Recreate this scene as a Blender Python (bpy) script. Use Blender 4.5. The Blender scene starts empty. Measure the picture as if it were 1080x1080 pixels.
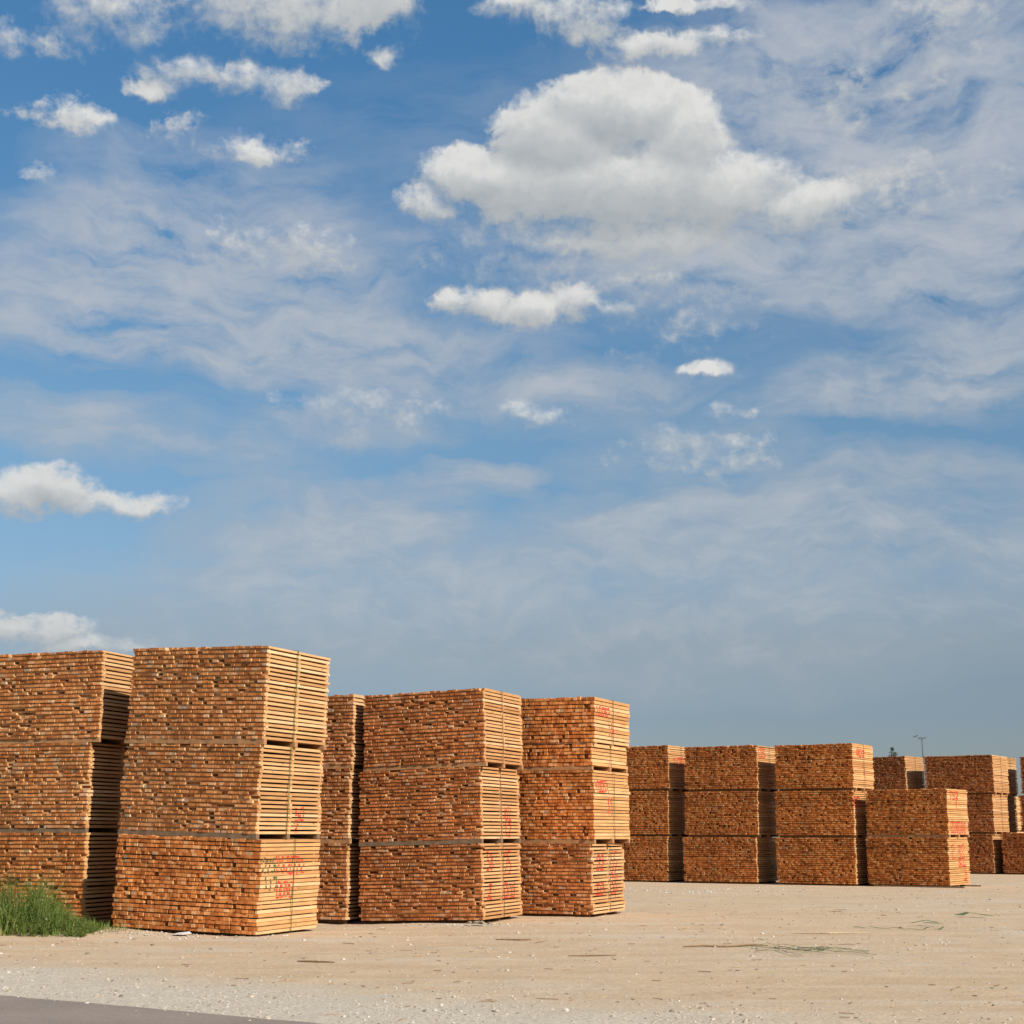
import bpy, math, random
from mathutils import Vector, noise as mnoise
R = math.radians
scene = bpy.context.scene
COL = scene.collection

# ------------------------------------------------------------------ helpers
class MB:
    """collects boxes, tubes and polygons, then links them as ONE mesh object"""
    def __init__(s):
        s.v = []; s.f = []; s.m = []
    def box(s, x0, x1, y0, y1, z0, z1, mats=(0, 0), dz0=0.0, dz1=0.0, skew=0.0):
        # mats: (index of the faces at both y ends, index of the other faces); dz tilts the box along y
        n = len(s.v)
        s.v += [(x0, y0, z0 + dz0), (x1, y0, z0 + dz0), (x1 + skew, y1, z0 + dz1), (x0 + skew, y1, z0 + dz1),
                (x0, y0, z1 + dz0), (x1, y0, z1 + dz0), (x1 + skew, y1, z1 + dz1), (x0 + skew, y1, z1 + dz1)]
        s.f += [(n, n + 3, n + 2, n + 1), (n + 4, n + 5, n + 6, n + 7), (n, n + 1, n + 5, n + 4),
                (n + 2, n + 3, n + 7, n + 6), (n + 1, n + 2, n + 6, n + 5), (n + 3, n, n + 4, n + 7)]
        e, o = mats
        s.m += [o, o, e, e, o, o]
    def poly(s, pts, m=0):
        n = len(s.v); s.v += [tuple(p) for p in pts]
        s.f.append(tuple(range(n, n + len(pts)))); s.m.append(m)
    def tube(s, pts, rad, sides=6, m=0, cap=True):
        pts = [Vector(p) for p in pts]
        rads = rad if isinstance(rad, (list, tuple)) else [rad] * len(pts)
        rings = []
        for i, p in enumerate(pts):
            t = (pts[min(i + 1, len(pts) - 1)] - pts[max(i - 1, 0)]).normalized()
            a = t.cross(Vector((0, 0, 1)))
            if a.length < 1e-3: a = t.cross(Vector((1, 0, 0)))
            a.normalize(); b = t.cross(a)
            n = len(s.v); rings.append(n)
            for k in range(sides):
                an = 2 * math.pi * k / sides
                s.v.append(tuple(p + (a * math.cos(an) + b * math.sin(an)) * rads[i]))
        for r0, r1 in zip(rings, rings[1:]):
            for k in range(sides):
                k2 = (k + 1) % sides
                s.f.append((r0 + k, r0 + k2, r1 + k2, r1 + k)); s.m.append(m)
        if cap:
            s.f.append(tuple(rings[0] + k for k in reversed(range(sides)))); s.m.append(m)
            s.f.append(tuple(rings[-1] + k for k in range(sides))); s.m.append(m)
    def stone(s, c, rx, ry, rz, rng, m=0):
        n = len(s.v)
        j = lambda: rng.uniform(.7, 1.2)
        a0 = rng.uniform(0, 6.28)
        top = []; k = 5
        for lev, (zz, rr) in enumerate(((-.3, .9), (.35, .85))):
            for i in range(k):
                a = a0 + lev * .5 + 6.283 * i / k
                s.v.append((c[0] + rx * rr * math.cos(a) * j(), c[1] + ry * rr * math.sin(a) * j(), c[2] + rz * zz * j()))
        s.v.append((c[0] + rx * .15 * j(), c[1] - ry * .1, c[2] + rz * j() * .8))
        for i in range(k):
            i2 = (i + 1) % k
            s.f += [(n + i, n + i2, n + k + i2, n + k + i), (n + k + i, n + k + i2, n + 2 * k)]
            s.m += [m, m]
    def build(s, name, mats, parent=None, loc=(0, 0, 0), smooth=False):
        me = bpy.data.meshes.new(name)
        me.from_pydata(s.v, [], s.f)
        for m in (mats if isinstance(mats, (list, tuple)) else [mats]): me.materials.append(m)
        me.polygons.foreach_set('material_index', s.m)
        if smooth: me.polygons.foreach_set('use_smooth', [True] * len(s.f))
        me.update()
        o = bpy.data.objects.new(name, me); COL.objects.link(o)
        o.location = loc
        if parent: o.parent = parent
        return o

def empty(name, loc, rz=0.0, rx=0.0, ry=0.0):
    o = bpy.data.objects.new(name, None); COL.objects.link(o)
    o.empty_display_size = .2
    o.location = loc; o.rotation_euler = (rx, ry, rz)
    return o

def tag(o, label=None, cat=None, group=None, kind=None):
    if label: o['label'] = label
    if cat: o['category'] = cat
    if group: o['group'] = group
    if kind: o['kind'] = kind
    return o

# ------------------------------------------------------------------ materials
class NT:
    def __init__(s, tree): s.t = tree; s.n = tree.nodes; s.l = tree.links
    def put(s, sock, v):
        if hasattr(v, 'node'): s.l.new(v, sock)
        elif v is not None:
            if isinstance(v, (tuple, list)) and len(v) == 3 and sock.type == 'RGBA': v = (*v, 1)
            sock.default_value = v
    def math(s, op, a, b=None, c=None, clamp=False):
        n = s.n.new('ShaderNodeMath'); n.operation = op; n.use_clamp = clamp
        for i, v in enumerate((a, b, c)): s.put(n.inputs[i], v) if v is not None else None
        return n.outputs[0]
    def vec(s, op, a, b=None, c=None):
        n = s.n.new('ShaderNodeVectorMath'); n.operation = op
        for i, v in enumerate((a, b, c)):
            if v is not None: s.put(n.inputs[i], v)
        return n.outputs['Value'] if op in ('DOT_PRODUCT', 'LENGTH') else n.outputs[0]
    def noise(s, vec, scale, detail=4, rough=.55, dist=0.0, out=0):
        n = s.n.new('ShaderNodeTexNoise')
        if vec is not None: s.put(n.inputs['Vector'], vec)
        n.inputs['Scale'].default_value = scale; n.inputs['Detail'].default_value = detail
        n.inputs['Roughness'].default_value = rough; n.inputs['Distortion'].default_value = dist
        return n.outputs[out]
    def ramp(s, fac, stops, interp='LINEAR'):
        n = s.n.new('ShaderNodeValToRGB'); s.put(n.inputs[0], fac); n.color_ramp.interpolation = interp
        e = n.color_ramp.elements
        while len(e) < len(stops): e.new(.5)
        for i, (p, c) in enumerate(stops):
            e[i].position = p
            e[i].color = (c, c, c, 1) if isinstance(c, (int, float)) else (*c, 1)
        return n.outputs[0]
    def map(s, v, a, b, c=0., d=1., smooth=False):
        n = s.n.new('ShaderNodeMapRange'); n.clamp = True
        if smooth: n.interpolation_type = 'SMOOTHSTEP'
        s.put(n.inputs[0], v)
        for i, q in enumerate((a, b, c, d)): s.put(n.inputs[i + 1], q)
        return n.outputs[0]
    def mix(s, fac, a, b, mode='MIX'):
        n = s.n.new('ShaderNodeMix'); n.data_type = 'RGBA'; n.blend_type = mode
        s.put(n.inputs[0], fac); s.put(n.inputs[6], a); s.put(n.inputs[7], b)
        return n.outputs[2]
    def bump(s, h, strength, dist):
        n = s.n.new('ShaderNodeBump'); n.inputs['Strength'].default_value = strength
        n.inputs['Distance'].default_value = dist; s.put(n.inputs['Height'], h)
        return n.outputs[0]
    def coord(s, which='Object'):
        return s.n.new('ShaderNodeTexCoord').outputs[which]
    def mapping(s, v, scale=(1, 1, 1), rot=(0, 0, 0)):
        n = s.n.new('ShaderNodeMapping'); s.put(n.inputs[0], v)
        n.inputs['Scale'].default_value = scale; n.inputs['Rotation'].default_value = rot
        return n.outputs[0]

def material(name, rough=.85, spec=.25):
    m = bpy.data.materials.new(name); m.use_nodes = True
    t = NT(m.node_tree); b = m.node_tree.nodes['Principled BSDF']
    b.inputs['Roughness'].default_value = rough
    b.inputs['Specular IOR Level'].default_value = spec
    return m, t, b

def plain(name, col, rough=.8, var=.25, scale=6.0, spec=.25):
    m, t, b = material(name, rough, spec)
    n = t.noise(t.coord(), scale, 5)
    f = t.map(n, .3, .7, 1 - var, 1 + var)
    g = t.n.new('ShaderNodeCombineXYZ')
    for i in range(3): t.put(g.inputs[i], f)
    t.put(b.inputs['Base Color'], t.mix(1.0, col, g.outputs[0], 'MULTIPLY'))
    return m

def gray(t, f):
    g = t.n.new('ShaderNodeCombineXYZ')
    for i in range(3): t.put(g.inputs[i], f)
    return g.outputs[0]

def wood(name, stops, end):
    """wood with a tone of its own for every board (random per island) and the pack's own tint"""
    m, t, b = material(name, .82, .2)
    geo = t.n.new('ShaderNodeNewGeometry'); rnd = geo.outputs['Random Per Island']
    info = t.n.new('ShaderNodeObjectInfo')
    base = t.ramp(rnd, stops)
    P = t.coord()
    off = t.vec('ADD', P, gray(t, t.math('MULTIPLY', rnd, 37.0)))
    if end:   # saw-cut end grain: blotchy, with darker weathered ends and grey ones
        g = t.noise(off, 18, 5, .65)
        grow = t.noise(t.mapping(off, (9, 9, 60)), 3, 3, .6)
        f = t.math('MULTIPLY', t.map(g, .25, .75, .6, 1.3), t.map(grow, .3, .7, .85, 1.12))
        stain = t.noise(P, 1.1, 3, .6)
        f = t.math('MULTIPLY', f, t.map(stain, .3, .62, .62, 1.08))
    else:     # sawn sides: streaks running along the board, a few knots
        g = t.noise(t.mapping(off, (30, 1.6, 30)), 1.4, 4, .6)
        g2 = t.noise(off, 2.2, 2, .5)
        f = t.math('MULTIPLY', t.map(g, .25, .75, .82, 1.12), t.map(g2, .3, .7, .88, 1.1))
        vor = t.n.new('ShaderNodeTexVoronoi'); t.put(vor.inputs['Vector'], t.mapping(off, (6, 3.2, 6))); vor.inputs['Scale'].default_value = 1.2
        k = t.map(vor.outputs['Distance'], .06, .13, .45, 1.0, True)
        f = t.math('MULTIPLY', f, k)
    c = t.mix(1.0, base, gray(t, f), 'MULTIPLY')
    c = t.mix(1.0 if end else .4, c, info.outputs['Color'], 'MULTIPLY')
    t.put(b.inputs['Base Color'], c)
    t.put(b.inputs['Normal'], t.bump(t.noise(off, 60, 3), .35, .004))
    return m
END = wood('end_grain', [(0, (.35, .105, .026)), (.3, (.46, .152, .040)), (.62, (.53, .192, .056)), (.88, (.60, .26, .092)), (.96, (.64, .36, .19)), (1, (.40, .27, .17))], True)
SIDE = wood('sawn_wood', [(0, (.44, .22, .085)), (.4, (.54, .29, .12)), (.8, (.60, .345, .155)), (1, (.66, .43, .23))], False)
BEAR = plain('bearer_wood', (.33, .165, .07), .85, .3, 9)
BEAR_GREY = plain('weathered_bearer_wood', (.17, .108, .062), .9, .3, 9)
STRAP = plain('green_strapping', (.07, .115, .035), .55, .15, 30, .2)
STRAP_DARK = plain('dark_strapping', (.06, .06, .045), .5, .15, 30, .5)
RED = plain('red_marking_paint', (.60, .035, .022), .7, .35, 25)
GREEN = plain('green_marking_paint', (.05, .09, .045), .7, .35, 25)

# edge of the asphalt: a straight line through these two points
RA, RB = Vector((-5.13, 15.89)), Vector((-1.71, 13.65))
RD = (RB - RA).normalized(); RN = Vector((-RD.y, RD.x))          # RN points into the yard

def yard_material():
    m, t, b = material('yard_sand', .95, .12)
    P = t.coord()
    along = t.mapping(P, (1, 1, 1), (0, 0, -math.atan2(RD.y, RD.x)))
    sep = t.n.new('ShaderNodeSeparateXYZ'); t.put(sep.inputs[0], P)
    d = t.math('ADD', t.math('MULTIPLY', t.math('SUBTRACT', sep.outputs[0], RA.x), RN.x), t.math('MULTIPLY', t.math('SUBTRACT', sep.outputs[1], RA.y), RN.y))
    big = t.noise(P, .22, 5, .6); mid = t.noise(P, 1.3, 8, .7); fine = t.noise(P, 22, 6, .75); grit = t.noise(P, 70, 4, .8)
    tracks = t.noise(t.mapping(P, (.13, 1.7, 1), (0, 0, R(14))), 1.0, 6, .62, .25)
    sand = t.ramp(mid, [(.25, (.43, .30, .188)), (.5, (.485, .348, .222)), (.75, (.53, .388, .258))])
    sand = t.mix(t.map(tracks, .5, .68, 0, .45), sand, (.44, .30, .17))
    sand = t.mix(t.map(tracks, .5, .34, 0, .5), sand, (.52, .43, .32))
    verge = t.math('ADD', d, t.math('MULTIPLY', t.math('SUBTRACT', big, .5), 3.0))
    verge = t.math('ADD', verge, t.math('MULTIPLY', t.math('SUBTRACT', mid, .5), 2.2))
    pale = t.ramp(fine, [(.3, (.39, .325, .25)), (.5, (.48, .41, .32)), (.7, (.55, .475, .375))])
    c = t.mix(t.map(verge, 1.2, 3.6, .92, 0, True), sand, pale)
    patch = t.noise(t.mapping(P, (.5, 1, 1)), .55, 4, .6)
    c = t.mix(t.map(patch, .54, .68, 0, .55), c, pale)
    chips = t.noise(t.mapping(P, (2.2, 11, 1)), 3.0, 3, .6)
    c = t.mix(t.map(chips, .66, .74, 0, .3), c, (.28, .17, .09))
    f = t.math('MULTIPLY', t.map(fine, .25, .75, .72, 1.28), t.map(grit, .25, .75, .78, 1.22))
    c = t.mix(1.0, c, gray(t, f), 'MULTIPLY')
    t.put(b.inputs['Base Color'], c)
    h = t.math('ADD', t.math('ADD', t.math('MULTIPLY', fine, .5), t.math('MULTIPLY', grit, .25)), t.math('MULTIPLY', mid, 1.2))
    t.put(b.inputs['Normal'], t.bump(h, .8, .03))
    return m

def asphalt_material():
    m, t, b = material('asphalt', .9, .2)
    P = t.coord()
    f = t.noise(P, 55, 5, .85); g = t.noise(P, .8, 4)
    c = t.ramp(f, [(.3, (.15, .115, .092)), (.5, (.235, .185, .148)), (.62, (.28, .23, .19)), (.75, (.38, .33, .28))])
    c = t.mix(1.0, c, gray(t, t.map(g, .3, .7, .88, 1.1)), 'MULTIPLY')
    t.put(b.inputs['Base Color'], c)
    t.put(b.inputs['Normal'], t.bump(f, .5, .01))
    return m

def stone_material(name, stops):
    m, t, b = material(name, .9, .2)
    geo = t.n.new('ShaderNodeNewGeometry')
    t.put(b.inputs['Base Color'], t.ramp(geo.outputs['Random Per Island'], stops))
    return m

def leaf_material(name, stops):
    m, t, b = material(name, .6, .3)
    geo = t.n.new('ShaderNodeNewGeometry')
    c = t.ramp(geo.outputs['Random Per Island'], stops)
    t.put(b.inputs['Base Color'], c)
    tr = t.n.new('ShaderNodeBsdfTranslucent'); t.put(tr.inputs[0], c)
    mx = t.n.new('ShaderNodeMixShader'); mx.inputs[0].default_value = .3
    t.l.new(b.outputs[0], mx.inputs[1]); t.l.new(tr.outputs[0], mx.inputs[2])
    t.l.new(mx.outputs[0], t.n['Material Output'].inputs[0])
    return m
YARD = yard_material(); ASPHALT = asphalt_material()
GRAVEL = stone_material('gravel_stone', [(0, (.20, .16, .12)), (.3, (.40, .33, .25)), (.8, (.50, .42, .33)), (1, (.58, .52, .44))])
CHIP = stone_material('bark_chip', [(0, (.14, .08, .045)), (.5, (.27, .165, .09)), (1, (.42, .30, .18))])
WHITE = stone_material('white_chip', [(0, (.46, .42, .37)), (1, (.64, .62, .58))])
GRASS = leaf_material('grass_blade', [(0, (.07, .12, .02)), (.5, (.14, .20, .036)), (.8, (.20, .25, .05)), (1, (.34, .29, .12))])
FLOWER = plain('flower', (.75, .72, .55), .7, .1)
NEEDLE = leaf_material('needle', [(0, (.018, .045, .018)), (1, (.05, .085, .03))])
BARK = plain('bark', (.09, .06, .04), .95, .3, 4)
METAL = plain('weathered_metal', (.11, .11, .11), .6, .2, 8)
STICK = plain('splintered_wood', (.20, .12, .06), .9, .3, 14)
PALE_STICK = plain('pale_splinter', (.45, .33, .2), .9, .3, 14)
# ------------------------------------------------------------------ sky
SUN_EL, SUN_AZ = 36.0, 134.0            # degrees; azimuth clockwise from +Y
SKY_STRENGTH = .1
EXPO = .4
CUMULUS = [(4.06, 26.68, 3.54, 1.74, 2.2), (2.31, 25.64, 3.39, 2.03, 2.0), (6.72, 25.51, 2.36, 2.02, 1.6), (-1.23, 24.37, 2.84, 1.23, 1.5), (-3.44, 23.44, 1.52, 0.82, 1.2), (3.83, 24.08, 7.03, 1.98, 2.0), (8.56, 23.72, 3.18, 1.76, 1.6), (11.5, 22.79, 2.49, 1.22, 1.3), (4.94, 22.33, 7.33, 1.45, 0.85), (-16.38, 29.14, 2.75, 1.13, 0.75), (-17.82, 28.07, 1.63, 0.76, 0.55), (-9.17, 30.03, 5.36, 1.66, 1.1), (-5.5, 30.34, 1.95, 1.16, 0.9), (-11.73, 27.57, 3.92, 0.85, 0.7), (-9.64, 27.34, 1.89, 0.79, 0.6), (-14.47, 26.85, 1.46, 0.45, 0.7), (0.0, 30.42, 1.81, 0.77, 0.9), (2.83, 29.87, 2.19, 1.04, 0.8), (6.05, 29.02, 3.48, 0.65, 0.55), (7.64, 30.32, 2.32, 0.38, 0.8), (-5.34, 28.56, 0.93, 0.46, 0.35), (-17.44, 25.34, 1.76, 0.65, 0.32), (-10.48, 24.85, 2.23, 0.57, 0.4), (-18.32, 23.3, 0.59, 0.39, 0.4), (-20.11, 27.87, 0.9, 0.62, 0.5), (-1.51, 19.86, 1.81, 0.81, 0.9), (0.94, 19.51, 1.88, 0.84, 1.0), (2.64, 19.7, 1.5, 0.91, 1.0), (3.84, 19.54, 1.35, 0.56, 0.8), (7.3, 19.08, 1.55, 1.19, 0.4), (7.47, 17.29, 1.4, 0.39, 1.0), (-17.28, 12.4, 2.21, 0.96, 1.2), (-18.42, 12.05, 1.78, 0.95, 1.2), (-15.39, 12.03, 1.57, 0.59, 0.9), (-14.0, 11.86, 1.59, 0.56, 0.85), (6.8, 14.09, 2.69, 1.21, 0.45), (8.24, 13.97, 1.81, 0.85, 0.35), (5.85, 20.85, 1.95, 0.7, 0.4), (-8.23, 21.62, 1.56, 0.83, 0.4), (-9.77, 21.26, 2.58, 0.82, 0.3), (-17.78, 7.24, 2.74, 0.68, 0.7), (-15.59, 6.64, 2.67, 0.48, 0.8), (-6.1, 15.46, 2.79, 0.92, 0.3), (0.74, 15.47, 1.71, 0.54, 0.3), (0.0, 21.54, 3.03, 0.84, 0.3), (-13.47, 25.37, 1.32, 0.66, 0.25), (6.75, 19.32, 2.23, 2.1, 0.2), (16.78, 28.58, 2.52, 1.26, 0.25), (13.74, 26.99, 4.03, 1.62, 0.25), (8.48, 15.73, 1.09, 0.35, 0.2), (14.6, 22.93, 3.94, 1.34, 0.3), (3.78, 20.45, 4.51, 1.05, 0.3)]
VEILS = [(-14.43, 19.9, 6.01, 2.55, 0.75), (-10.78, 18.77, 5.79, 2.08, 0.8), (-17.53, 18.94, 3.43, 2.02, 0.7), (-7.88, 19.97, 4.44, 1.91, 0.6), (-11.64, 21.82, 5.1, 1.7, 0.6), (-12.83, 23.76, 5.46, 1.67, 0.5), (-15.98, 21.96, 3.52, 1.17, 0.5), (-8.9, 17.47, 5.46, 1.12, 0.6), (-16.06, 17.71, 4.15, 0.89, 0.5), (12.26, 27.13, 7.03, 3.58, 0.65), (16.71, 27.63, 6.08, 3.81, 0.75), (15.69, 23.16, 7.78, 3.65, 0.9), (11.99, 21.46, 6.88, 2.21, 0.75), (18.28, 19.88, 4.43, 2.67, 0.6), (3.79, 21.32, 7.51, 0.97, 0.6), (15.64, 16.37, 5.18, 1.23, 0.9), (18.77, 17.13, 3.02, 2.02, 0.6), (12.45, 15.89, 3.9, 0.77, 0.6), (9.3, 28.34, 4.18, 1.63, 0.4), (-4.38, 11.64, 3.09, 1.36, 1.0), (-8.32, 10.6, 4.63, 1.95, 0.9), (-1.29, 13.39, 2.76, 0.54, 1.1), (-6.51, 9.75, 3.22, 1.6, 0.7), (-2.53, 8.91, 2.89, 0.78, 0.6), (-4.34, 9.07, 6.1, 1.96, 0.6), (-17.26, 14.87, 4.22, 0.82, 0.7), (-12.34, 13.52, 5.26, 0.77, 0.6), (-2.62, 18.43, 4.48, 0.71, 0.7), (-17.2, 13.85, 4.04, 0.55, 0.4), (-1.49, 16.89, 8.51, 0.99, 0.7), (-7.73, 15.05, 4.72, 1.2, 0.4), (5.47, 11.91, 4.34, 0.71, 0.8), (7.26, 10.98, 6.79, 1.42, 0.6), (15.01, 11.39, 7.14, 2.07, 0.8), (11.12, 9.63, 12.08, 2.24, 0.7), (-1.44, 7.24, 15.44, 1.78, 0.45), (-10.36, 8.25, 7.65, 1.93, 0.45), (9.26, 6.87, 11.07, 1.75, 0.45), (2.9, 9.45, 4.33, 0.93, 0.4), (2.3, 23.94, 12.07, 4.44, 0.15), (15.44, 24.85, 11.36, 7.51, 0.25), (6.97, 13.65, 4.35, 1.21, 0.5), (-5.91, 15.46, 3.67, 1.06, 0.5), (2.98, 16.76, 4.45, 0.64, 0.6), (0.0, 12.68, 1.47, 0.29, 0.3), (14.08, 13.35, 5.19, 0.83, 0.35), (5.91, 15.46, 5.85, 0.71, 0.3)]
SKY_T = [(1, 1, 1)] * 4
def make_world():
    w = bpy.data.worlds.new('World'); scene.world = w; w.use_nodes = True
    t = NT(w.node_tree); bg = w.node_tree.nodes['Background']
    sky = t.n.new('ShaderNodeTexSky'); sky.sky_type = 'NISHITA'; sky.sun_disc = False
    sky.sun_elevation = R(SUN_EL); sky.sun_rotation = R(SUN_AZ); sky.air_density = 1.0; sky.dust_density = .6; sky.ozone_density = 2.5
    base = sky.outputs[0]
    sep = t.n.new('ShaderNodeSeparateXYZ'); t.put(sep.inputs[0], t.coord('Generated'))
    az = t.math('MULTIPLY', t.math('ARCTAN2', sep.outputs[0], sep.outputs[1]), 57.2958)
    el = t.math('MULTIPLY', t.math('ARCSINE', sep.outputs[2]), 57.2958)
    cmb = t.n.new('ShaderNodeCombineXYZ'); t.put(cmb.inputs[0], az); t.put(cmb.inputs[1], el)
    P = cmb.outputs[0]
    half = (.5, .5, .5)
    def warped(p, specs):
        for sc, det, amp in specs:
            n = t.vec('SUBTRACT', t.noise(p, sc, det, .6, 0, 1), half)
            p = t.vec('ADD', p, t.vec('MULTIPLY', n, (amp, amp, 0)))
        return p
    k = .001 / SKY_STRENGTH * 1000 / (2 ** EXPO)     # cloud radiance as seen after exposure
    K = lambda c: tuple(x * k for x in c)
    # the clear air: bluer overhead, greyer and paler low down
    tint = t.ramp(t.map(el, -2, 32), list(zip((0, .18, .26, .33, .5, .92), SKY_T)))
    base = t.mix(1.0, base, tint, 'MULTIPLY')
    # thin high cloud, drawn out in streaks
    pv = warped(P, [(.10, 2, 3.6), (.4, 4, 1.5)])
    tot = None
    for (a, e, rx, ry, amp) in VEILS:
        rx *= 1.3; ry *= 1.3
        q = t.vec('MULTIPLY_ADD', pv, (1 / rx, 1 / ry, 0), (-a / rx, -e / ry, 0))
        dd = t.vec('DOT_PRODUCT', q, q)
        f = t.math('MAXIMUM', t.math('MULTIPLY_ADD', dd, -amp, amp), 0.0)
        tot = f if tot is None else t.math('ADD', tot, f)
    streak = t.noise(t.mapping(pv, (.17, .62, 1), (0, 0, R(10))), 1.0, 9, .6)
    fleck = t.noise(t.mapping(pv, (.7, 1.3, 1), (0, 0, R(-14))), .9, 7, .58)
    tex = t.math('MULTIPLY_ADD', t.math('SUBTRACT', streak, .5), 3.2, .6)
    tex = t.math('MULTIPLY_ADD', t.math('SUBTRACT', fleck, .5), 1.0, tex)
    tex = t.math('MULTIPLY_ADD', t.math('SUBTRACT', tex, .62), t.map(el, 5, 17, .45, 1.0), .62)
    veil = t.math('MULTIPLY', t.math('POWER', t.math('MINIMUM', tot, 1.3), .8), t.math('MAXIMUM', tex, 0.0))
    veil = t.math('SUBTRACT', 1.0, t.math('EXPONENT', t.math('MULTIPLY', veil, -1.45)))
    vcol = t.mix(t.map(el, 4, 24), K((.36, .405, .45)), K((.47, .505, .56)))
    vcol = t.mix(t.map(t.math('ADD', veil, t.math('SUBTRACT', fleck, .5)), .45, .95, 0, .5), vcol, K((.56, .57, .595)))
    col = t.mix(t.math('MULTIPLY', veil, .95), base, vcol)
    # heaped cloud
    pc = warped(P, [(.28, 2, 1.2), (.9, 3, .75), (2.4, 4, .3)])
    def field(p):
        low = None
        for (a, e, rx, ry, wt) in CUMULUS:
            q = t.vec('MULTIPLY_ADD', p, (1 / rx, 1 / ry, 0), (-a / rx, -e / ry, 0))
            dd = t.math('MULTIPLY_ADD', t.vec('DOT_PRODUCT', q, q), wt, 1 - wt)
            low = dd if low is None else t.math('SMOOTH_MIN', low, dd, .5)
        return t.math('SUBTRACT', 1.0, low)
    F = field(pc); F2 = field(t.vec('ADD', pc, (.16, .5, 0)))
    frag = t.noise(t.mapping(P, (.8, 1.2, 1)), .9, 7, .57)
    fine = t.noise(pc, 2.4, 6, .55)
    grad = t.map(t.math('SUBTRACT', F, F2), -.6, .7, .16, .95, True)
    lit = t.math('MULTIPLY_ADD', t.math('SUBTRACT', frag, .5), .5, grad)
    lit = t.math('MULTIPLY_ADD', t.math('SUBTRACT', fine, .5), .32, lit, clamp=True)
    body = t.math('MULTIPLY_ADD', t.math('SUBTRACT', frag, .5), 2.3, F)
    body = t.math('MULTIPLY_ADD', t.math('SUBTRACT', fine, .5), 1.0, body)
    body = t.math('MULTIPLY_ADD', t.math('SUBTRACT', grad, .5), .35, body)
    dens = t.math('MULTIPLY', t.map(body, -.1, t.map(t.noise(P, .22, 2), .4, .6, .7, 1.5), 0, 1, True), .97)
    ccol = t.ramp(lit, [(0, K((.36, .40, .43))), (.4, K((.475, .50, .515))), (.75, K((.60, .61, .605))), (1, K((.75, .75, .73)))])
    # far clouds low down sink into the grey air
    ccol = t.mix(t.map(el, 4, 16, .45, 0), ccol, K((.37, .42, .46)))
    col = t.mix(dens, col, ccol)
    t.put(bg.inputs[0], col); bg.inputs[1].default_value = SKY_STRENGTH
    w.cycles.sampling_method = 'MANUAL'; w.cycles.sample_map_resolution = 512
SKY_T = [(.42, .43, .50), (.44, .45, .52), (.56, .53, .53), (.63, .68, .69), (.65, .79, .79), (.5, .88, 1.0)]
make_world()
sl = bpy.data.lights.new('sun', 'SUN'); sl.energy = 5.0; sl.angle = R(.5); sl.color = (1.0, .93, .82)
so = bpy.data.objects.new('sun', sl); COL.objects.link(so)
sd = Vector((math.sin(R(SUN_AZ)) * math.cos(R(SUN_EL)), math.cos(R(SUN_AZ)) * math.cos(R(SUN_EL)), math.sin(R(SUN_EL))))
so.rotation_euler = sd.to_track_quat('Z', 'Y').to_euler(); so.location = sd * 60
vs = scene.view_settings; vs.view_transform = 'Standard'; vs.look = 'None'; vs.gamma = 1; vs.exposure = EXPO
cam = bpy.data.cameras.new('camera'); cam.sensor_width = 36; cam.lens = 1600 / 1080 * 36; cam.clip_start = .1; cam.clip_end = 5000
co = bpy.data.objects.new('camera', cam); COL.objects.link(co)
co.location = (0, 0, 1.6); co.rotation_euler = (R(90) + math.atan(339 / 1600), 0, 0)
scene.camera = co
# ------------------------------------------------------------------ ground and road
def ground_z(x, y):
    d = (x - RA.x) * RN.x + (y - RA.y) * RN.y
    s = max(0., min(1., (d + .3) / 2.0))
    far = max(.25, min(1., 1 - (y - 34) / 30))
    z = (mnoise.noise(Vector((x * .35, y * .5, 0))) * .022 + mnoise.noise(Vector((x * 1.3, y * 1.7, 4))) * .014 + mnoise.noise(Vector((x * 4, y * 4, 9))) * .006) * s * far
    bank = .075 * math.exp(-(((x + 8.2) / 2.2) ** 2 + ((y - 26.6) / 1.8) ** 2))
    dip = -.09 * math.exp(-(((x + 3.3) / 1.3) ** 2 + ((y - 29.9) / 1.1) ** 2))
    rise = .05 * math.exp(-(((x + 6.4) / .9) ** 2 + ((y - 26.0) / .8) ** 2))
    return z - .012 + bank + dip + rise
def axis(lo, hi, dlo, dhi, step, grow=1.35):
    out = []; v = dlo
    while v <= dhi: out.append(v); v += step
    s = step
    while v < hi: s *= grow; out.append(min(v, hi)); v += s
    if out[-1] < hi: out.append(hi)
    v = dlo; s = step
    while v > lo: s *= grow; v -= s; out.insert(0, max(v, lo))
    return out
xs = axis(-900, 900, -14, 26, .16); ys = axis(-60, 1800, 11, 34, .14)
g = MB()
for y in ys:
    for x in xs: g.v.append((x, y, ground_z(x, y)))
nx = len(xs)
for j in range(len(ys) - 1):
    for i in range(nx - 1):
        a = j * nx + i; g.f.append((a, a + 1, a + nx + 1, a + nx)); g.m.append(0)
tag(g.build('ground', YARD, smooth=True), kind='structure')
rd = MB(); rng = random.Random(5)
edge = []
for i in range(-400, 401):
    q = RA + RD * (i * .12 if abs(i) < 200 else i * .12) + RN * (mnoise.noise(Vector((i * .35, 0, 0))) * .035 + mnoise.noise(Vector((i * .05, 3, 0))) * .05)
    edge.append(q)
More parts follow.
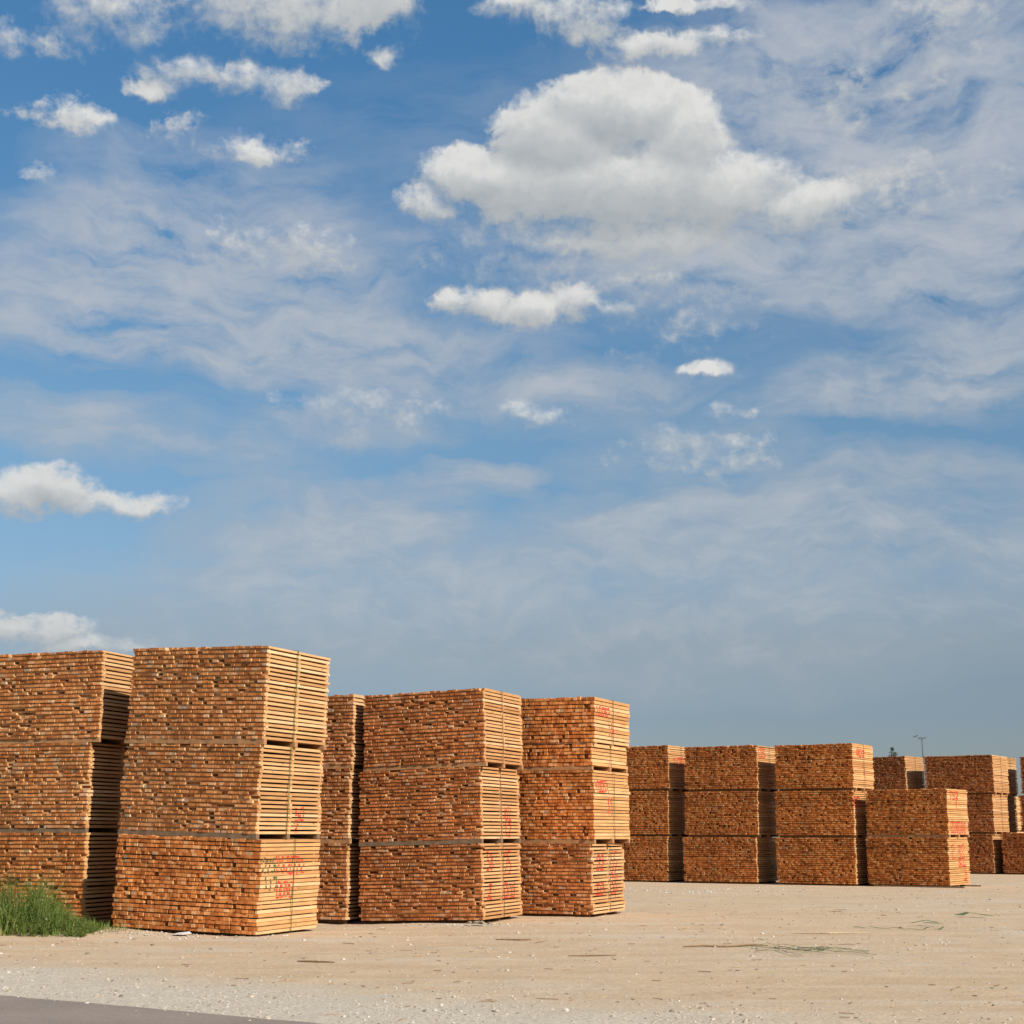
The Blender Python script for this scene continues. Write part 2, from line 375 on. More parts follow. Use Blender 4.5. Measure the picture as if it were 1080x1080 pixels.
for q0, q1 in zip(edge, edge[1:]):
    a, b2 = q0 - RN * 7.2, q1 - RN * 7.2
    rd.poly([(a.x, a.y, .012), (b2.x, b2.y, .012), (q1.x, q1.y, .012), (q0.x, q0.y, .012)])
    rd.poly([(q0.x, q0.y, .012), (q1.x, q1.y, .012), (q1.x + RN.x * .03, q1.y + RN.y * .03, -.03), (q0.x + RN.x * .03, q0.y + RN.y * .03, -.03)])
tag(rd.build('road', ASPHALT), kind='structure')

# ------------------------------------------------------------------ timber packs
GLYPH = {'0': [[(0, 0), (0, 1), (.8, 1), (.8, 0), (0, 0)]], '1': [[(.1, .75), (.4, 1), (.4, 0)]], '2': [[(0, .8), (.2, 1), (.7, 1), (.8, .7), (0, 0), (.85, 0)]],
         '3': [[(0, 1), (.8, 1), (.35, .58), (.8, .4), (.7, 0), (0, 0)]], '5': [[(.8, 1), (.05, 1), (.05, .55), (.7, .55), (.8, .25), (.6, 0), (0, 0)]],
         '7': [[(0, 1), (.85, 1), (.3, 0)]], '8': [[(.4, .52), (.05, .75), (.3, 1), (.6, 1), (.8, .75), (.4, .52), (0, .2), (.3, 0), (.6, 0), (.85, .2), (.4, .52)]],
         'A': [[(0, 0), (.4, 1), (.8, 0)], [(.15, .4), (.65, .4)]], 'R': [[(0, 0), (0, 1), (.7, 1), (.75, .6), (0, .5), (.85, 0)]], 'D': [[(0, 0), (0, 1), (.5, 1), (.85, .6), (.7, .1), (0, 0)]]}
def strokes(text, y0, z0, cw, ch, rng):
    segs = []; y = y0; sk = rng.uniform(-.06, .06)
    for c in text:
        for pl in GLYPH.get(c, []):
            pts = [(y + p[0] * cw * .85 + rng.uniform(-.016, .016), z0 + sk * (y - y0) + p[1] * ch + rng.uniform(-.02, .02)) for p in pl]
            segs += list(zip(pts, pts[1:]))
        y += cw
    return segs
def make_pack(w, l, h, layers, stick, seed, tone, end_tone=None, straps=(.02,), strap_mat=None, marks=(), bear=None, grey=False, bear_h=.085, wob=.008, ground=False, far=False):
    """one strapped pack, centred on its base; boards run along y, bearers along x. Returns a dict of part builders."""
    rng = random.Random(seed)
    z0 = bear_h; fr_ = .675 if stick else .82; pitch = (h - z0) / (layers - 1 + fr_)
    bm = MB(); sm = MB(); rows = []
    drift = rng.uniform(-1, 1) * .012
    ph = rng.uniform(0, 6)
    for L in range(layers):
        top = L == layers - 1
        th = pitch * ((.66 if stick else .80) + rng.uniform(-.05, .05))
        zb = z0 + L * pitch + (0 if L == 0 else rng.uniform(-.002, .002))
        if top: th = h - zb - .004
        sh = drift * math.sin(L * .5 + ph) + rng.gauss(0, wob)
        x = -w / 2 + rng.gauss(0, .012) + sh
        xr = w / 2 + rng.gauss(0, .006) + sh
        ti0, ti1 = rng.gauss(0, .003), rng.gauss(0, .003)
        gapp = .22 if stick else .07
        while x < xr - .03:
            bw = rng.choice((.075, .098, .098, .123) if stick else (.075, .075, .098)) * rng.uniform(.94, 1.04)
            x1 = x + bw
            if x1 > xr - .05: x1 = xr
            ya = -l / 2 + rng.gauss(0, .007); yb = l / 2 + rng.gauss(0, .008)
            q = rng.random()
            if q < (.12 if stick else .05): ya += rng.uniform(.03, .12)
            elif q < (.13 if stick else .06): ya -= rng.uniform(.01, .03)
            t_ = th * rng.uniform(.9 if stick else .95, 1.0)
            if top: t_ += rng.gauss(0, .006)
            bm.box(x, x1, ya, yb, zb, zb + t_, (0, 1), ti0 + rng.gauss(0, .0015), ti1 + rng.gauss(0, .0015), rng.gauss(0, .003) if x1 != xr else 0)
            x = x1 + (rng.uniform(.008, .035) if rng.random() < gapp else rng.uniform(.0005, .004))
        rows.append((zb + max(ti0, ti1) + .002, zb + th * .9 + min(ti0, ti1) - .002, xr))
        if stick and not top:
            for yy in (-l / 2 + .07, .01, l / 2 - .07):
                ex = xr - w / 2 + rng.uniform(-.003, .012)
                sm.box(-w / 2 + rng.uniform(-.03, .02), w / 2 + ex, yy - .024 + rng.gauss(0, .005), yy + .024 + rng.gauss(0, .005), zb + th - .004, z0 + (L + 1) * pitch + .001, (1, 1))
        elif not top:
            for yy in (-l / 2 + .16, l / 2 - .16):
                sm.box(-w / 2 + .03, w / 2 - .03, yy - .02, yy + .02, zb + th - .004, z0 + (L + 1) * pitch + .001, (1, 1))
    parts = {'boards': (bm, [END, SIDE]), 'stickers': (sm, [END, SIDE])}
    br = []
    for yy in (-l / 2 + .055, .0, l / 2 - .055):
        b_ = MB(); j = rng.uniform(-.012, .012)
        if ground: b_.box(-w / 2 + rng.uniform(.02, .1), w / 2 - rng.uniform(.03, .2), yy * .8 + j - .045, yy * .8 + j + .045, -.06, bear_h - .001)
        elif far: b_.box(-w / 2 + .03, w / 2 + rng.uniform(.0, .02), yy * .82 + j - .045, yy * .82 + j + .045, 0, bear_h - .001)
        else: b_.box(-w / 2 + rng.uniform(-.06, .0), w / 2 + rng.uniform(.0, .03), yy + j - .045, yy + j + .045, 0, bear_h - .001)
        br.append(b_)
    st = []
    for yy in straps:
        s_ = MB(); e = .004; ww = .009; X = max(r[2] for r in rows) + .004; XL = -w / 2 - .035; zt = h + .006
        lean = rng.uniform(-.02, .02)
        s_.box(X, X + .003, yy - ww + lean, yy + ww + lean, z0 - .006, zt); s_.box(XL - .003, XL, yy - ww, yy + ww, z0 - .006, zt)
        s_.box(XL, X, yy - ww, yy + ww, zt, zt + .003); s_.box(XL, X, yy - ww, yy + ww, z0 - .007, z0 - .0045)
        st.append(s_)
    mk = []
    for (mat, text, y0, zz, cw, ch) in marks:
        m_ = MB(); segs = strokes(text, y0, zz, cw, ch, rng); hw = .017 * (1 + .5 * (cw > .2)); step = .012
        for (za, zb, xr) in rows:
            z = za
            while z < zb:
                z1 = min(z + step, zb); zc = (z + z1) / 2
                run = None; y = y0 - .04
                yend = y0 + cw * len(text) + .04
                while y < yend:
                    yc = y + step / 2; hit = False
                    for (p, q) in segs:
                        dx, dz = q[0] - p[0], q[1] - p[1]; LL = dx * dx + dz * dz
                        u = max(0, min(1, ((yc - p[0]) * dx + (zc - p[1]) * dz) / LL)) if LL else 0
                        if math.hypot(yc - p[0] - u * dx, zc - p[1] - u * dz) < hw * (1.1 + .9 * mnoise.noise(Vector((yc * 14, zc * 14, seed)))): hit = True; break
                    if hit and run is None: run = y
                    if not hit and run is not None:
                        m_.poly([(xr + .002, run, z), (xr + .002, y, z), (xr + .002, y, z1), (xr + .002, run, z1)]); run = None
                    y += step
                z = z1
        if m_.f: mk.append((m_, mat))
    root = empty('timber_pack', (0, 0, 0))
    for nm in ('boards', 'stickers'):
        if parts[nm][0].f:
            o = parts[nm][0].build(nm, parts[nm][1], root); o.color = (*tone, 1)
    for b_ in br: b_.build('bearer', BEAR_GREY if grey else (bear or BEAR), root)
    for s_ in st: s_.build('strap', strap_mat or STRAP, root)
    for m_, mat in mk: m_.build('painted_lettering', mat, root)
    return root
def pack(corner, yaw, w, l, z, h, dx=0., dy=0., dyaw=0., tilt=0., label='', group=None, **kw):
    """corner: the pack's near right bottom corner in metres; dx, dy shift it along its own front and side"""
    a = R(yaw); ux = Vector((math.cos(a), -math.sin(a))); uy = Vector((math.sin(a), math.cos(a)))
    c = Vector(corner) + ux * dx + uy * dy
    if z <= .06: kw['ground'] = True; kw['bear_h'] = .05
    root = make_pack(w, l, h, **kw)
    a2 = R(yaw + dyaw); vx = Vector((math.cos(a2), -math.sin(a2))); vy = Vector((math.sin(a2), math.cos(a2)))
    p = c - vx * (w / 2) + vy * (l / 2)
    th_ = R(tilt); p += vx * (z * math.sin(th_)); z_ = z * math.cos(th_) + w / 2 * math.sin(th_)
    root.location = (p.x, p.y, z_); root.rotation_euler = (0, R(tilt), -a2)
    tag(root, label, 'timber pack', group or 'strapped packs of sawn timber in the yard')
    return root
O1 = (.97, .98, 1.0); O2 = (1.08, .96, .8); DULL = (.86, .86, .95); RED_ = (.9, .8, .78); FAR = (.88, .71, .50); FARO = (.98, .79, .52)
S = 0
# nearest stack
A = dict(corner=(-4.05, 24.88), yaw=24, w=2.72, l=2.0, tilt=1.7)
pack(**A, z=-.025, h=1.535, dyaw=-3, label='bottom pack of the nearest stack, red and green numbers on its pale side', layers=23, stick=False, seed=1, tone=O2, straps=(.08,), grey=True,
     marks=[(RED, '282072', -.50, 1.02, .165, .24), (RED, '0080', -.42, .62, .13, .22), (GREEN, '213', -.93, 1.02, .15, .2), (GREEN, '117', -.86, .76, .15, .16)])
pack(**A, z=1.51, h=1.51, dx=-.13, label='middle pack of the nearest stack, small red 50 low on its side', layers=21, stick=True, seed=2, tone=O1, straps=(-.12,), grey=True,
     marks=[(RED, '50', .16, .30, .15, .2), (RED, '2', .16, .13, .15, .16)])
pack(**A, z=3.02, h=1.61, dx=-.10, label='top pack of the nearest stack, unmarked, layers parted by stickers', layers=22, stick=True, seed=3, tone=O1, straps=(-.1,))
# stack behind the weeds
B = dict(corner=(-7.3, 26.55), yaw=20, w=2.8, l=2.0)
pack(**B, z=.05, h=1.56, label='bottom pack of the stack rising behind the green weeds', layers=22, stick=True, seed=4, tone=O2, straps=(.2,), grey=True)
pack(**B, z=1.61, h=1.54, dx=-.02, label='middle pack of the stack rising behind the green weeds', layers=22, stick=True, seed=5, tone=O1, straps=(.2,), grey=True)
pack(**B, z=3.15, h=1.60, dx=.14, label='top pack of the stack rising behind the green weeds, sunlit upper side', layers=22, stick=True, seed=6, tone=O1, straps=())
# half hidden stack
C_ = dict(corner=(-3.17, 29.82), yaw=22, w=2.6, l=2.0)
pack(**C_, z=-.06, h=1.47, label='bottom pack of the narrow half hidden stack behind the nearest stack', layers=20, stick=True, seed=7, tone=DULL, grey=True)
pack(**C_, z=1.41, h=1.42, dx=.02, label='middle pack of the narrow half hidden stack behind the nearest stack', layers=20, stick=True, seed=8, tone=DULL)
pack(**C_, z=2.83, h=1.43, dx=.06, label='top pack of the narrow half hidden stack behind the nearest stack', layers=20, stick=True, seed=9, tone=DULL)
# brown stack with red numbers in two columns
D = dict(corner=(-.54, 28.8), yaw=22, w=2.53, l=1.97, tilt=-1.5)
pack(**D, z=0, h=1.42, label='bottom pack of the brownish stack, red numbers in two columns', layers=21, stick=True, seed=10, tone=RED_, straps=(.0,), strap_mat=STRAP_DARK, grey=True,
     marks=[(RED, '38', -.72, .95, .17, .3), (RED, '25', .18, .82, .17, .44), (RED, '2', -.68, .42, .24, .26), (RED, '008', .12, .40, .2, .26)])
pack(**D, z=1.42, h=1.42, dx=.0, label='middle pack of the brownish stack, bold red strokes in its lower corner', layers=21, stick=True, seed=11, tone=RED_, straps=(.0,), strap_mat=STRAP_DARK, grey=True,
     marks=[(RED, '80', .16, .42, .19, .24), (RED, '12', .16, .14, .19, .24)])
pack(**D, z=2.84, h=1.46, dx=.10, label='top pack of the brownish stack, unmarked pale side', layers=21, stick=True, seed=12, tone=RED_, straps=(-.08,), strap_mat=STRAP_DARK)
# crooked stack beside it
E_ = dict(corner=(1.55, 30.56), yaw=25, w=2.55, l=1.98)
pack(**E_, z=0, h=1.40, dyaw=-2, label='bottom pack of the crooked stack, leaning, with red numbers in two columns', layers=20, stick=True, seed=13, tone=RED_, straps=(.02,), strap_mat=STRAP_DARK, wob=.014,
     marks=[(RED, '88', -.66, .88, .22, .3), (RED, '55', .2, .84, .17, .4), (RED, '03', -.66, .40, .24, .24), (RED, '88', .24, .36, .17, .42)])
pack(**E_, z=1.40, h=1.44, dx=.07, label='middle pack of the crooked stack, red 10051 above a red 11', layers=21, stick=False, seed=14, tone=O2, straps=(.08,), strap_mat=STRAP_DARK,
     marks=[(RED, '10051', -.9, 1.02, .15, .2), (RED, '11', -.22, .56, .15, .34)])
pack(**E_, z=2.84, h=.51, dx=.03, label='low half pack wedged under the top pack of the crooked stack', layers=6, stick=False, seed=15, tone=O2, straps=(.02,), strap_mat=STRAP_DARK)
pack(**E_, z=3.352, h=.93, dx=.07, tilt=.5, label='top pack of the crooked stack, red 10052 above a red 11', layers=12, stick=False, seed=16, tone=O2, straps=(.02,), strap_mat=STRAP_DARK, bear_h=.04,
     marks=[(RED, '10052', -.9, .56, .15, .18), (RED, '11', -.2, .18, .13, .26)])
# far row
F_ = dict(corner=(5.24, 52.4), yaw=31, w=2.6, l=2.0)
N1, N2, N3 = 'far row stack partly covered by the crooked stack', 'far row stack between two dark gaps', 'tallest far row stack beside the low two pack stack'
def tri(P, nm, hs, lay, seed, tone, dxs=(0, 0, 0), marks=((), (), ()), extra=('', '', ''), **kw):
    z = 0
    for i, (h, s) in enumerate(zip(hs, ('bottom', 'middle', 'top'))):
        pack(**P, z=z, h=h, dx=dxs[i], label=f'{s} pack of the {nm}' + extra[i], layers=lay, stick=False, seed=seed + i, tone=tone, marks=marks[i], straps=(.05,), strap_mat=STRAP_DARK, far=True, **kw)
        z += h
tri(F_, N1, (1.50, 1.52, 1.53), 23, 20, FAR, (0, .05, .1), ((), (), ((RED, '100', -.6, .82, .3, .3),)))
G_ = dict(corner=(7.96, 50.64), yaw=31, w=2.6, l=2.0)
tri(G_, N2, (1.48, 1.49, 1.49), 23, 23, FAR, (0, .08, .12), ((), (), ((RED, '05', -.8, 1.1, .3, .26),)))
I_ = dict(corner=(10.77, 48.84), yaw=31.75, w=2.62, l=2.0)
tri(I_, N3, (1.47, 1.47, 1.48), 23, 26, FARO, (0, .02, .06), ((), ((RED, '80', -.9, .98, .3, .28),), ((RED, '802', -.6, 1.1, .28, .2), (RED, '1', -.1, .5, .3, .3))))
J_ = dict(corner=(13.27, 47.27), yaw=33.75, w=2.59, l=2.0)
pack(**J_, z=.0, h=1.48, label='bottom pack of the low two pack stack, red marks across its side', layers=24, stick=False, seed=30, tone=FARO, straps=(),
     marks=[(RED, '2 30', -.7, .85, .32, .4), (RED, '80', -.1, .6, .3, .26), (RED, '3', .4, .2, .3, .4)])
pack(**J_, z=1.48, h=1.47, dx=.04, label='upper pack of the low two pack stack, red band of numbers low down', layers=24, stick=False, seed=31, tone=FARO, straps=(),
     marks=[(RED, '208088', -.75, .15, .25, .32), (RED, '752', -.75, 1.15, .3, .2), (RED, '1', -.2, .85, .3, .24)])
# last rows
K_ = dict(corner=(16.43, 65.1), yaw=37, w=2.7, l=2.0)
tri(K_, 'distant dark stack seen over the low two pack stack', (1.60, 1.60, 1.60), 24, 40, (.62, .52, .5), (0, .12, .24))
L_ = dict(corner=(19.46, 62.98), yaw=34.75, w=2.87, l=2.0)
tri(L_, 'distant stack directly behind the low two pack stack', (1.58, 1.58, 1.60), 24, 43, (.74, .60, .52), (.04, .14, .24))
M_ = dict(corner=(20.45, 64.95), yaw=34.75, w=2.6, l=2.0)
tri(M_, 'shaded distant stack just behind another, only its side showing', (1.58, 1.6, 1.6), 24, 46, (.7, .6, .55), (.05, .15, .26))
a = R(34.75); ex = Vector((math.cos(a), -math.sin(a)))
c = Vector((19.79, 62.75)) + ex * 2.6
pack(corner=(c.x, c.y), yaw=34.75, w=2.6, l=2.0, z=0, h=1.63, label='single low pack lying alone at the end of the last row', layers=24, stick=False, seed=50, tone=(.8, .62, .5), straps=())
c = Vector((21.13, 64.9)) + ex * 2.6
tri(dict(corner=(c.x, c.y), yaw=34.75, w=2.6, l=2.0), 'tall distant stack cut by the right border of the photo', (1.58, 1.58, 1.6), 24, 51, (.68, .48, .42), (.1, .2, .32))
for i, s in enumerate(('bottom', 'top')):
    pack(corner=(24.3, 75.2), yaw=34.75, w=2.6, l=2.0, z=i * 1.68, h=1.68, label=f'{s} pack of the farthest stack, a pale sliver in the last gap', layers=24, stick=False, seed=55 + i, tone=(.9, .95, .9), straps=())
# ------------------------------------------------------------------ weeds
rng = random.Random(77)
wd = MB()
def blade(x, y, z, h, lean, wdt, m=0):
    a = rng.uniform(0, 6.283); dx, dy = math.cos(a), math.sin(a)
    b_ = rng.uniform(0, 6.283); wx, wy = math.cos(b_) * wdt, math.sin(b_) * wdt
    m1 = (x + dx * lean * .35, y + dy * lean * .35, z + h * .6); t_ = (x + dx * lean, y + dy * lean, z + h)
    n = len(wd.v)
    wd.v += [(x - wx, y - wy, z), (x + wx, y + wy, z), (m1[0] + wx * .7, m1[1] + wy * .7, m1[2]), (m1[0] - wx * .7, m1[1] - wy * .7, m1[2]), t_]
    wd.f += [(n, n + 1, n + 2, n + 3), (n + 3, n + 2, n + 4)]; wd.m += [m, m]
    return t_
def weed_height(x, y):
    # tall by the stack's far end, dying out towards its near corner
    u = (x + 6.7) / -1.45
    v = 1 - min(1, abs(y - 25.4 - .06 * (x + 8)) / (.85 + .35 * mnoise.noise(Vector((x * 1.7, 2, 0)))))
    if u < 0 or v <= 0: return 0
    return min(1.2, .08 + .98 * min(1, u) ** 1.05) * (.35 + .65 * v ** .6) * (1 + .5 * mnoise.noise(Vector((x * 1.1, y * 1.3, 5))))
for _ in range(26000):
    x = rng.uniform(-13, -6.6); y = rng.uniform(24.2, 26.3)
    h = weed_height(x, y)
    clump = mnoise.noise(Vector((x * 2.4, y * 2.4, 0)))
    if h <= 0 or rng.random() > .55 + clump * .9 or rng.random() < .25: continue
    h *= rng.uniform(.35, 1.05) * (1 + .45 * clump)
    zz = ground_z(x, y) - .01
    tp = blade(x, y, zz, h, h * rng.uniform(.1, .55), rng.uniform(.004, .010))
    if rng.random() < .6:      # small leaves up the stem
        for k in range(rng.randint(4, 9)):
            f = rng.uniform(.3, 1); px, py, pz = x + (tp[0] - x) * f, y + (tp[1] - y) * f, zz + h * f
            a = rng.uniform(0, 6.28); s_ = rng.uniform(.02, .055)
            wd.poly([(px, py, pz), (px + math.cos(a) * s_ + .008, py + math.sin(a) * s_, pz + s_ * .3), (px + math.cos(a) * s_ * 2, py + math.sin(a) * s_ * 2, pz + s_ * rng.uniform(-.4, .8)), (px + math.cos(a) * s_ - .008, py + math.sin(a) * s_ + .01, pz + s_ * .3)])
    if rng.random() < .006:
        s_ = .013; wd.poly([(tp[0] - s_, tp[1], tp[2]), (tp[0], tp[1] - s_, tp[2]), (tp[0] + s_, tp[1], tp[2] + .008), (tp[0], tp[1] + s_, tp[2] + .012)], 1)
for _ in range(260):            # sparse tufts along the foot of the stacks
    x = rng.gauss(-6.75, .3); y = 25.6 + rng.gauss(0, .25)
    blade(x, y, ground_z(x, y) - .01, rng.uniform(.04, .2), rng.uniform(.02, .08), .006)
tag(wd.build('grass', [GRASS, FLOWER]), 'clump of tall green weeds and grass at the foot of the stacks', 'weeds', kind='stuff')

# ------------------------------------------------------------------ loose stones and chips
gv = MB(); rng = random.Random(9)
def visible_spot(ymin, ymax, p=1.0):
    y = ymin + (ymax - ymin) * rng.random() ** p
    return rng.uniform(-.40, .40) * y, y
for _ in range(21000):
    x, y = visible_spot(13, 26, 1.4)
    d = (x - RA.x) * RN.x + (y - RA.y) * RN.y
    if d < -.25: continue
    dens = 1.0 if d < 2.0 else max(.10, 1.0 - (d - 2.0) / 2.2)
    if d < 0: dens = .25
    if rng.random() > dens * (.55 + mnoise.noise(Vector((x * .9, y * .9, 2)))): continue
    r = min(.035, .006 + rng.expovariate(1 / .0045))
    gv.stone((x, y, ground_z(x, y) + r * .2 + (.02 if d < 0 else 0)), r, r * rng.uniform(.6, 1), r * rng.uniform(.5, .8), rng, 0 if rng.random() > .005 else 1)
for _ in range(1800):
    x, y = visible_spot(20, 52, 1.0)
    r = min(.05, .010 + rng.expovariate(1 / .008))
    gv.stone((x, y, ground_z(x, y) + r * .15), r, r, r * .6, rng, 0 if rng.random() > .008 else 1)
for cx, cy, n, sx, sy in ((4.6, 44.6, 170, 1.6, 1.3), (4.4, 22.6, 26, .5, .25), (-.75, 28.2, 60, .5, .22), (-5.8, 25.1, 160, .9, .35), (6.3, 45.5, 60, 1.4, .8)):
    for _ in range(n):
        x, y = rng.gauss(cx, sx), rng.gauss(cy, sy); r = rng.uniform(.010, .032) if cy > 40 else rng.uniform(.008, .028)
        gv.stone((x, y, ground_z(x, y) + r * .3), r, r, r * .6, rng, 1 if rng.random() < (.6 if cy > 40 else .25) else 0)
tag(gv.build('gravel', [GRAVEL, WHITE]), 'loose pale stones and chips strewn over the sandy yard', 'gravel', kind='stuff')
ch = MB()
for _ in range(2600):
    x, y = visible_spot(14, 46, 1.2)
    if mnoise.noise(Vector((x * .5, y * .8, 7))) + rng.uniform(-.5, .5) < .12: continue
    if (x - RA.x) * RN.x + (y - RA.y) * RN.y < rng.uniform(.3, 4): continue
    a = rng.uniform(-1.5, 1.5); L = min(.16, .012 + rng.expovariate(1 / .022)); s_ = rng.uniform(.003, .010); z = ground_z(x, y)
    ca, sa = math.cos(a) * L, math.sin(a) * L
    ch.poly([(x - ca + sa * .1, y - sa - s_, z + .004), (x + ca, y + sa - s_, z + .006), (x + ca, y + sa + s_, z + .014), (x - ca, y - sa + s_, z + .011), (x - ca * rng.uniform(1., 1.5), y - sa + s_ * rng.uniform(-.6, .6), z + .005)])
tag(ch.build('bark_litter', [CHIP]), 'brown bark chips and wood crumbs trodden into the sand', 'litter', kind='stuff')

# ------------------------------------------------------------------ things lying in the yard
def gz(p): return ground_z(*p)
def ribbon(mb, pts, wd_, z):
    for (p, q) in zip(pts, pts[1:]):
        p, q = Vector(p), Vector(q); t_ = (q - p); n = Vector((-t_.y, t_.x, 0)).normalized() * wd_ / 2
        u = Vector((0, 0, .006))
        mb.poly([p - n, q - n, q + n + u, p + n + u])
def strap_line(name, pts2, lift, wd_, mat, label, cat, group=None):
    mb = MB(); n = len(pts2) * 7; out = []
    for i in range(n + 1):
        f = i / n * (len(pts2) - 1); k = min(int(f), len(pts2) - 2); r = f - k
        x = pts2[k][0] * (1 - r) + pts2[k + 1][0] * r; y = pts2[k][1] * (1 - r) + pts2[k + 1][1] * r
        out.append((x, y + .03 * mnoise.noise(Vector((i * .4, 1, 0))), ground_z(x, y) + .012 + lift * max(0, mnoise.noise(Vector((i * .3, pts2[0][0], 3))))))
    ribbon(mb, out, wd_, 0)
    return tag(mb.build(name, mat), label, cat, group)
rng = random.Random(21)
tg = MB(); tpts = []
for k in range(15):
    a0 = rng.uniform(-.4, .4); L = rng.uniform(.35, .85); x0 = 3.95 + rng.gauss(0, .28); y0 = 22.05 + rng.gauss(0, .28) - (x0 - 3.95) * .35
    pts = []
    for i in range(8):
        f = i / 7 - .5; x = x0 + L * f; y = y0 + L * f * (a0 - .35) + .16 * math.sin(f * 4 + k)
        pts.append((x, y, ground_z(x, y) + .012 + .055 * abs(math.cos(f * 3 + k)) * rng.uniform(.4, 1)))
    tpts += pts if k % 2 else pts[::-1]
ribbon(tg, tpts, .010, 0)
tag(tg.build('strapping_tangle', plain('faded_green_strapping', (.20, .205, .10), .6, .2, 20, .2)), 'tangle of faded green strapping lying on the open sand', 'strapping')
strap_line('strapping_length', [(6.0, 27.6), (6.4, 27.0), (6.9, 26.7), (7.35, 26.95), (7.55, 27.5)], .05, .03, STRAP, 'long dark green strapping length curved over the sand with a folded end', 'strapping')
fd = MB()
ribbon(fd, [(7.15, 28.1, .03), (7.45, 28.25, .07), (7.62, 28.05, .04), (7.3, 27.85, .05), (7.62, 27.72, .03)], .035, 0)
tag(fd.build('strapping_scrap', STRAP), 'crumpled green strapping scrap at the end of the long curved length', 'strapping')
fd = MB()
for k in range(4): ribbon(fd, [(8.75 + k * .03, 31.0 - k * .07, .02), (9.0, 31.05 - k * .06, .07), (9.35 + k * .03, 30.85 - k * .05, .02)], .035, 0)
tag(fd.build('strapping_scrap', STRAP), 'bunched green strapping scrap nearest to the far timber row', 'strapping')
def stick(pts, r, mat, label):
    mb = MB(); mb.tube([(x, y, ground_z(x, y) + r * .9 + dz) for x, y, dz in pts], [r * .6] + [r] * (len(pts) - 2) + [r * .45], 5)
    return tag(mb.build('wood_stick', mat), label, 'stick', 'sticks lying on the sand')
stick([(2.45, 22.55, 0), (2.75, 22.62, .01), (3.1, 22.7, 0), (3.5, 22.85, .01), (3.72, 22.85, 0)], .014, STICK, 'long thin brown stick beside the green strapping tangle')
stick([(-2.75, 20.2, 0), (-2.5, 20.1, .006), (-2.25, 20.02, 0)], .014, STICK, 'short brown stick on sand before the nearest stack')
stick([(4.6, 25.9, 0), (5.2, 25.7, .01), (5.9, 25.95, 0)], .012, PALE_STICK, 'pale long splinter lying behind the green strapping tangle')
stick([(.75, 21.15, 0), (1.05, 21.2, .004), (1.4, 21.25, 0)], .010, STICK, 'dark splinter on the sand in front of the crooked stack')
stick([(-.25, 24.2, 0), (0.1, 24.15, .004), (.3, 24.2, 0)], .012, STICK, 'brown splinter on the sand in front of the brownish stack')
lp = MB(); rng = random.Random(3)
for k in range(9): lp.stone((-.55 + rng.gauss(0, .1), 28.05 + rng.gauss(0, .06), .03), .07 * rng.uniform(.5, 1.2), .06, .05, rng)
tag(lp.build('rubble_lump', stone_material('rubble', [(0, (.16, .12, .08)), (1, (.30, .24, .17))])), 'lump of crusted rubble at the corner of the brownish stack', 'rubble')
pp = MB(); pp.poly([(-5.42, 24.95, .03), (-5.28, 24.86, .035), (-5.08, 24.95, .04), (-5.15, 25.1, .07), (-5.33, 25.12, .05)])
tag(pp.build('paper_scrap', WHITE), 'white paper scrap on the ground below the nearest stack', 'paper')
# dunnage under the low two pack stack
a = R(33.75); ux = Vector((math.cos(a), -math.sin(a))); uy = Vector((math.sin(a), math.cos(a)))
for s, lab in ((.12, 'dark dunnage timber poking out under the front of the low two pack stack'), (1.75, 'dark dunnage timber poking out under the rear of the low two pack stack')):
    b_ = MB(); b_.box(-2.4, .42, -.06, .06, -.05, .03)
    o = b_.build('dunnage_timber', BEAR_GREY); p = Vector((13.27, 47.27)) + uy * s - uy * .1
    o.location = (p.x, p.y, 0); o.rotation_euler = (0, 0, -a); tag(o, lab, 'timber', 'dunnage timbers')

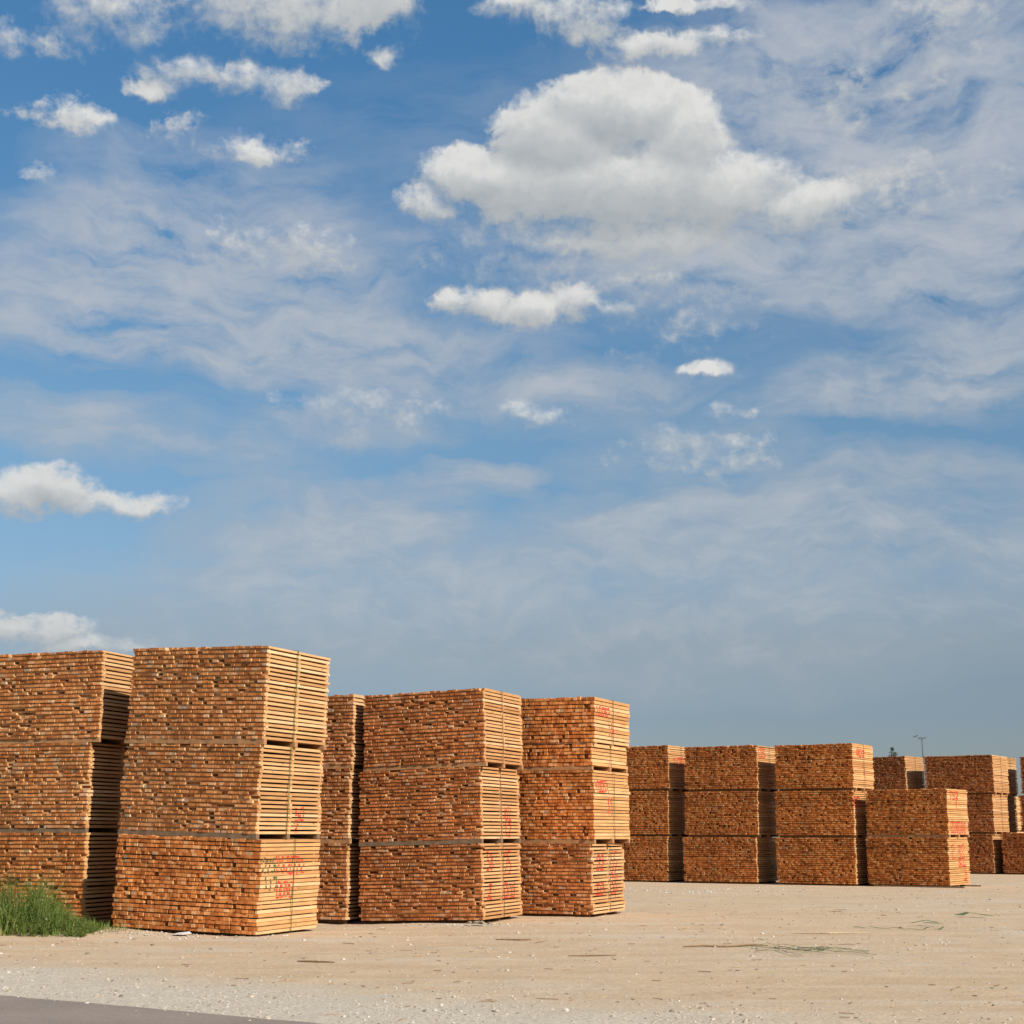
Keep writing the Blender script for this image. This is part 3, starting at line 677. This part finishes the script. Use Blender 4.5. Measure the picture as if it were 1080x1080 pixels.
# ------------------------------------------------------------------ beyond the yard
def conifer(x, y, h, rad, seed, label):
    rng = random.Random(seed); root = empty('spruce_tree', (x, y, 0)); tag(root, label, 'tree', 'spruces beyond the yard')
    tk = MB(); tk.tube([(0, 0, -.1), (.03, 0, h * .4), (0, .02, h * .8), (0, 0, h * .985)], [.16, .12, .05, .012], 8); tk.build('trunk', BARK, root)
    cr = MB()
    nlev = 46
    for i in range(nlev):
        f = i / (nlev - 1); z = h * (.12 + .87 * f); r = rad * (1 - f) ** .85 + .04
        for k in range(9 if f < .85 else 6):
            a = rng.uniform(0, 6.283); L = r * rng.uniform(.55, 1.12); droop = -.28 * L + rng.uniform(-.05, .08)
            nseg = max(3, int(L / .09))
            for q in range(nseg):
                u = (q + rng.random()) / nseg
                px, py, pz = math.cos(a) * L * u, math.sin(a) * L * u, z + droop * u + .1 * L * u * u
                for _ in range(2):
                    b_ = a + rng.uniform(-1.2, 1.2); s_ = rng.uniform(.05, .13) * (1 if h > 3 else .6); dz = rng.uniform(-.06, .05)
                    ex, ey = math.cos(b_) * s_, math.sin(b_) * s_
                    cr.poly([(px, py, pz), (px + ex - ey * .3, py + ey + ex * .3, pz + dz), (px + ex * 1.5, py + ey * 1.5, pz + dz * 1.6), (px + ex + ey * .3, py + ey - ex * .3, pz + dz + .015)])
    cr.build('crown', NEEDLE, root)
conifer(24.75, 100, 7.1, 1.9, 1, 'dark spruce tip showing above the distant dark stack')
conifer(25.12, 100.6, 6.8, 1.7, 2, 'slightly shorter spruce tip beside the taller one')
mast = empty('antenna_mast', (24.1, 90, 0)); tag(mast, 'thin aerial mast with a crossbar rising behind the distant stacks', 'mast')
p = MB(); p.tube([(0, 0, 0), (0, 0, 4), (0, 0, 7.14)], [.06, .04, .028], 8); p.build('pole', METAL, mast)
p = MB(); p.box(-.23, .23, -.02, .02, 7.05, 7.095)
for x in (-.2, -.1, .1, .2): p.box(x - .008, x + .008, -.12, .12, 7.096, 7.112)
p.build('crossbar', METAL, mast)
p = MB(); p.tube([(-.02, 0, 6.95), (-.2, 0, 7.06), (-.36, 0, 7.2)], .009, 5); p.tube([(-.24, .1, 7.27), (-.4, -.05, 7.16), (-.54, -.16, 7.2)], .02, 5)
for q in (-.28, -.36, -.44): p.box(q - .012, q + .012, -.18, .18, 7.17 + (q + .36) * .4, 7.2 + (q + .36) * .4)
p.build('side_aerial', METAL, mast)
